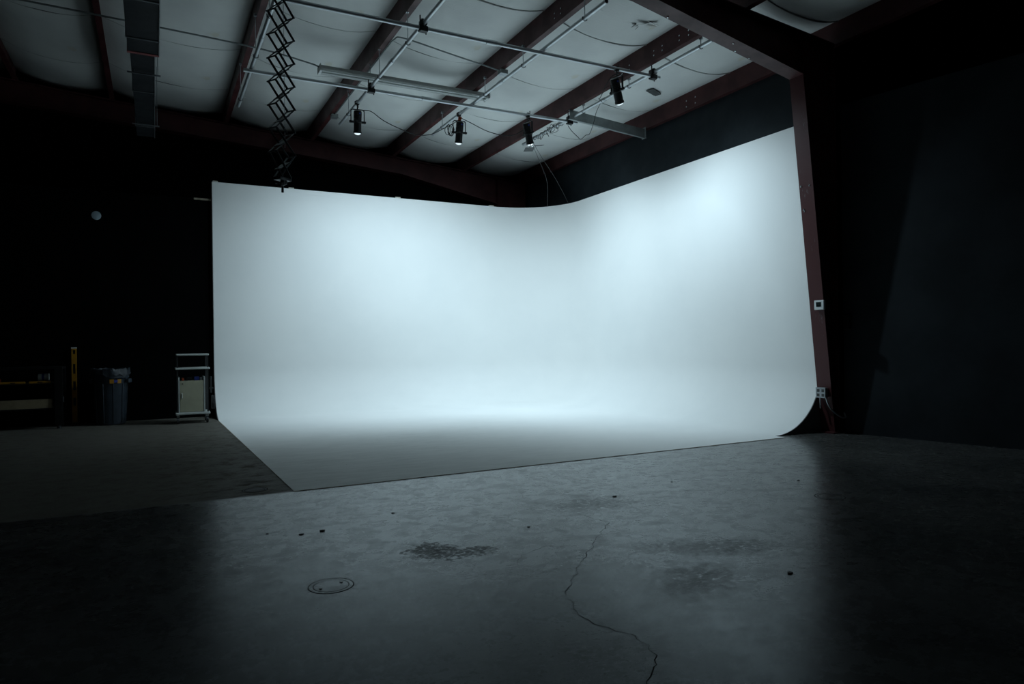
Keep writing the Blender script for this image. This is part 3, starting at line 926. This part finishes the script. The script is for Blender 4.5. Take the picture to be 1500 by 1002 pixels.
# ------------------------------------------------------------------ cart
ct = empty('utility_cart', (.505, 11.68, 0), 'rolling cart with pale shelves and a beige cabinet, beside the cyclorama', 'cart')
YF, YK = 11.46, 11.90
MB().box(.285, .735, YF, YK, 1.025, 1.05).build('top_shelf', 'shelf_grey', ct, bevel=.008)
MB().box(.27, .745, YF, YK, .815, .843).build('middle_shelf', 'shelf_grey', ct, bevel=.008)
MB().box(.27, .745, YF, YK, .135, .168).build('base_shelf', 'shelf_grey', ct, bevel=.008)
for x in (.30, .715):
    for y in (YF + .03, YK - .03):
        MB().box(x - .011, x + .011, y - .011, y + .011, .169, 1.024).build('post', 'cart_side', ct)
cb_ = MB().box(.33, .66, YF + .06, YK - .05, .17, .64).build('cabinet_body', 'cart_side', ct)
for x in (.318, .668):
    MB().box(x - .009, x + .009, YF + .035, YK - .05, .169, .70).build('cabinet_side', 'shelf_grey', ct, bevel=.002)
dr = MB().box(.332, .655, YF + .04, YF + .058, .175, .645).build('door', 'door_beige', ct, bevel=.002)
MB().box(.352, .366, YF + .022, YF + .0395, .385, .46).build('handle', 'shelf_grey', dr, bevel=.003)
MB().tube([(.368, YF + .0395, .60), (.368, YF + .033, .60)], .009, 10).build('lock', 'black_metal', dr)
for x in (.305, .705):
    for y in (YF + .05, YK - .05):
        wh = MB().tube([(x - .014, y, .048), (x + .014, y, .048)], .047, 16).build('caster_wheel', 'rubber', ct, smooth=True)
        MB().tube([(x - .017, y, .048), (x + .017, y, .048)], .028, 12).build('wheel_hub', 'chrome', wh)
        MB().box(x - .021, x + .021, y - .02, y + .03, .10, .134).build('caster_fork', 'chrome', ct)
cc = []
for k in range(60):
    a = k * .62
    cc.append((.795 + .018 * math.sin(k * .37), 11.62 + .06 * math.cos(a), .30 + .085 * math.sin(a) + .02 * math.sin(k * .2)))
cable(cc, .009, 'dark coil of cable hung on the right side of the rolling cart', 'cable_coil', 'cable', 2)
MB().box(.746, .80, 11.54, 11.60, .50, .53).build('side_hook', 'cart_side', ct)
MB().box(.750, .772, 11.48, 11.53, .45, .70).build('power_strip', 'cart_side', ct, bevel=.004)
for (x0, x1, hgt, mt) in ((.36, .39, .045, 'orange'), (.43, .50, .05, 'black_plastic'), (.53, .60, .06, 'blue'), (.61, .64, .05, 'grey_box')):
    ob1 = MB().box(x0, x1, 11.53, 11.62, .641, .641 + hgt).build('small_box', mt, bevel=.004)
    tag(ob1, {'orange': 'small reddish box on the cart cabinet, under the middle shelf', 'black_plastic': 'small black box on the cart cabinet beside the reddish one', 'blue': 'small blue box on the cart cabinet', 'grey_box': 'small grey box at the right end of the cart cabinet top'}[mt], 'box', 'small boxes on the cart cabinet')

# ------------------------------------------------------------------ rubbish bin
bx, by = -.60, 12.12
tc = empty('rubbish_bin', (bx, by, 0), 'round dark blue-grey plastic rubbish bin with a liner', 'bin')
MB().lathe([(.19, .0), (.20, .01), (.225, .68), (.235, .70), (.245, .70), (.25, .72), (.245, .80), (.235, .80), (.22, .70), (.18, .03)], 36, (bx, by, 0)).build('body', 'can_grey', tc, smooth=True)
ba = MB()
prf = [(.235, .79), (.24, .845), (.255, .84), (.262, .80), (.268, .745)]
n = 40
o0 = len(ba.v)
for (rr, z) in prf:
    for k in range(n):
        a = 2 * math.pi * k / n
        wv = .010 * math.sin(k * 2.3) + .008 * math.sin(k * 1.1 + z * 30)
        ba.v.append(Vector((bx + (rr + wv * .7) * math.cos(a), by + (rr + wv * .7) * math.sin(a), z + wv * (1.6 if z < .76 else .8))))
for i in range(len(prf) - 1):
    for k in range(n):
        a, b = i * n + k, i * n + (k + 1) % n
        ba.f.append((a, b, b + n, a + n))
ba.build('liner_bag', 'bag', tc, smooth=True)
for s in (0, 1):
    a = -.35 + math.pi * s
    cx_, cy_ = bx + .26 * math.cos(a), by + .26 * math.sin(a)
    MB().obox((cx_, cy_, .655), (.025 * math.cos(a), .025 * math.sin(a), 0), (-.06 * math.sin(a), .06 * math.cos(a), 0), (0, 0, .03)).build('side_handle', 'can_grey', tc, bevel=.008)
for k in range(6):
    a = -2.6 + k * .62
    MB().tube([(bx + .203 * math.cos(a), by + .203 * math.sin(a), .03), (bx + .226 * math.cos(a), by + .226 * math.sin(a), .62)], .007, 6).build('rib', 'can_grey', tc)
for a, mt, hz in ((-1.45, 'yellow', .03), (-1.02, 'yellow', .03), (-1.22, 'blue', .018)):
    cx_, cy_ = bx + .232 * math.cos(a), by + .232 * math.sin(a)
    MB().obox((cx_, cy_, .655), (-.028 * math.sin(a), .028 * math.cos(a), 0), (.006 * math.cos(a), .006 * math.sin(a), 0), (0, 0, hz)).build('sticker', mt, tc)

# ------------------------------------------------------------------ spirit level
lv = empty('spirit_level', (-1.09, 12.42, 0), 'tall yellow spirit level standing against the black partition', 'spirit level')
def lev_box(x0, x1, z0, z1, y0, y1, nm, mt):
    MB().box(x0, x1, y0, y1, z0, z1).build(nm, mt, lv)
X0, X1 = -1.125, -1.058
for z0, z1 in ((.03, .28), (.40, .52), (.655, .77), (.92, 1.07), (1.13, 1.155)):
    lev_box(X0, X1, z0, z1, 12.41, 12.435, 'beam', 'yellow')
for z0, z1 in ((.28, .40), (.52, .655), (.77, .92), (1.07, 1.13)):
    lev_box(X0, X0 + .017, z0, z1, 12.41, 12.435, 'beam_rail', 'yellow')
    lev_box(X1 - .017, X1, z0, z1, 12.41, 12.435, 'beam_rail', 'yellow')
    lev_box(X0 + .017, X1 - .017, z0, z1, 12.418, 12.428, 'window', 'black_plastic')
lev_box(X0 - .003, X1 + .003, 0, .03, 12.407, 12.438, 'end_cap', 'black_plastic')
lev_box(X0 - .003, X1 + .003, 1.155, 1.172, 12.407, 12.438, 'end_cap', 'white_plastic')

# ------------------------------------------------------------------ work bench at the far left
wb = empty('work_bench', (-1.95, 12.1, 0), 'dark steel work bench with shelves at the far left', 'bench')
BX0, BX1, BY0, BY1 = -2.75, -1.19, 11.88, 12.36
MB().box(BX0, BX1, BY0, BY1, .86, .895).build('bench_top', 'bench', wb, bevel=.003)
MB().box(BX0 + .05, BX1 - .10, BY0 + .03, BY1, .645, .66).build('shelf', 'bench', wb)
MB().box(BX0 + .05, BX1 - .10, BY0 + .03, BY1, .28, .30).build('shelf', 'bench', wb)
for x in (BX0, BX1 - .10):
    for y in (BY0, BY1 - .06):
        MB().box(x, x + .10, y, y + .06, .05, .86).build('leg', 'bench', wb, bevel=.003)
        MB().tube([(x + .05, y + .03, 0), (x + .05, y + .03, .05)], .028, 10).build('foot', 'rubber', wb)
MB().box(BX1 - .001, BX1 + .012, BY0 + .015, BY0 + .045, .38, .46).build('latch', 'galv', wb)
tb = MB().box(-2.62, -1.32, BY0 + .035, BY0 + .06, .302, .43).build('tan_board', 'board')
tag(tb, 'long tan board standing on the lower bench shelf', 'board')
for x0, x1, lb in ((-1.935, -1.645, 'left yellow tool lying on the upper bench shelf'), (-1.60, -1.335, 'right yellow tool lying on the upper bench shelf')):
    e_ = empty('yellow_tool', ((x0 + x1) / 2, BY0 + .06, .661), lb, 'tool', 'yellow tools on the bench shelf')
    MB().box(x0, x1, BY0 + .045, BY0 + .075, .661, .690).build('tool_body', 'yellow', e_, bevel=.004)
    MB().box((x0 + x1) / 2 - .03, (x0 + x1) / 2 + .03, BY0 + .043, BY0 + .0449, .669, .682).build('tool_window', 'black_plastic', e_)
rl = empty('paper_roll', (-1.435, BY0 + .16, .661), 'white roll with a blue band on the upper bench shelf', 'roll')
MB().tube([(-1.50, BY0 + .16, .745), (-1.37, BY0 + .16, .745)], .05, 20).build('roll_body', 'paper', rl, smooth=True)
MB().tube([(-1.455, BY0 + .16, .745), (-1.425, BY0 + .16, .745)], .0512, 20).build('blue_band', 'blue', rl, smooth=True)
MB().box(-1.52, -1.35, BY0 + .11, BY0 + .21, .661, .694).build('roll_tray', 'bench', rl)
og = MB().lathe([(.0, 0), (.03, 0), (.03, .06), (.015, .09), (.015, .12), (.0, .12)], 14, (-1.97, BY0 + .16, .661)).build('orange_bottle', 'orange', smooth=True)
tag(og, 'small orange bottle at the left end of the bench shelf', 'bottle')

# round pale disc high on the partition
dc = MB().tube([(-.78, 12.468, 3.215), (-.78, 12.448, 3.215), (-.78, 12.443, 3.215)], [.066, .066, .05], 28).build('wall_disc', 'disc', smooth=True)
tag(dc, 'pale blue round disc high on the black partition wall', 'wall disc')

# ------------------------------------------------------------------ floor covers and debris
def cover(x, y, rad, label, lidmat='floor'):
    root = empty('floor_cover', (x, y, 0), label, 'floor cover', 'round cleanout covers in the floor')
    MB().lathe([(rad, 0), (rad, .0010), (rad * .95, .0010), (rad * .95, .0004)], 48, (x, y, 0)).build('rim', 'crack', root)
    MB().lathe([(rad * .96, .0), (rad * .95, .0006), (rad * .80, .0008), (rad * .785, .0002), (rad * .755, .0002), (rad * .74, .0008), (0.001, .0009)], 48, (x, y, 0)).build('lid', lidmat, root)
    for s in (-1, 1):
        MB().lathe([(.008, .002), (.008, .0042), (.0, .0042)], 10, (x + s * rad * .5, y + s * rad * .2, 0)).build('screw', 'black_metal', root)
cover(.737, 3.337, .108, 'round worn cleanout cover in the foreground floor')
cover(.70, 5.86, .10, 'dark round cleanout cover near the front left cyclorama corner', 'debris')
cover(4.35, 3.40, .105, 'round cleanout cover on the right, at the edge of the shadow')
def chip(x, y, s, label):
    mb = MB()
    k = random.randint(5, 7)
    poly = [(x + s * random.uniform(.6, 1) * math.cos(2 * math.pi * i / k), y + s * .6 * random.uniform(.6, 1) * math.sin(2 * math.pi * i / k)) for i in range(k)]
    mb.prism(poly, 'z', 0, s * .26)
    tag(mb.build('debris_chip', 'debris'), label, 'debris', 'chips of debris on the concrete floor')
for (x, y, s, lb) in ((2.06, 3.78, .014, 'dark chip on the floor, right of the blotchy stain'), (.91, 4.344, .026, 'flat dark chip on the floor left of the stain'), (1.43, 4.555, .014, 'upright dark chip between stain and cyclorama edge'),
                      (4.64, 3.92, .016, 'dark chip on the right, beyond the right cleanout cover'), (3.02, 4.20, .022, 'dark chip on the floor below the cyclorama front edge, centre'), (2.76, 2.39, .022, 'brown chip on the foreground floor at right'),
                      (.78, 4.33, .018, 'small dark chip left of the flat chip'), (.60, 4.45, .012, 'smallest dark chip, leftmost of three in a row'), (3.73, 4.40, .012, 'tiny dark chip on the floor left of the right cleanout cover')):
    chip(x, y, s, lb)
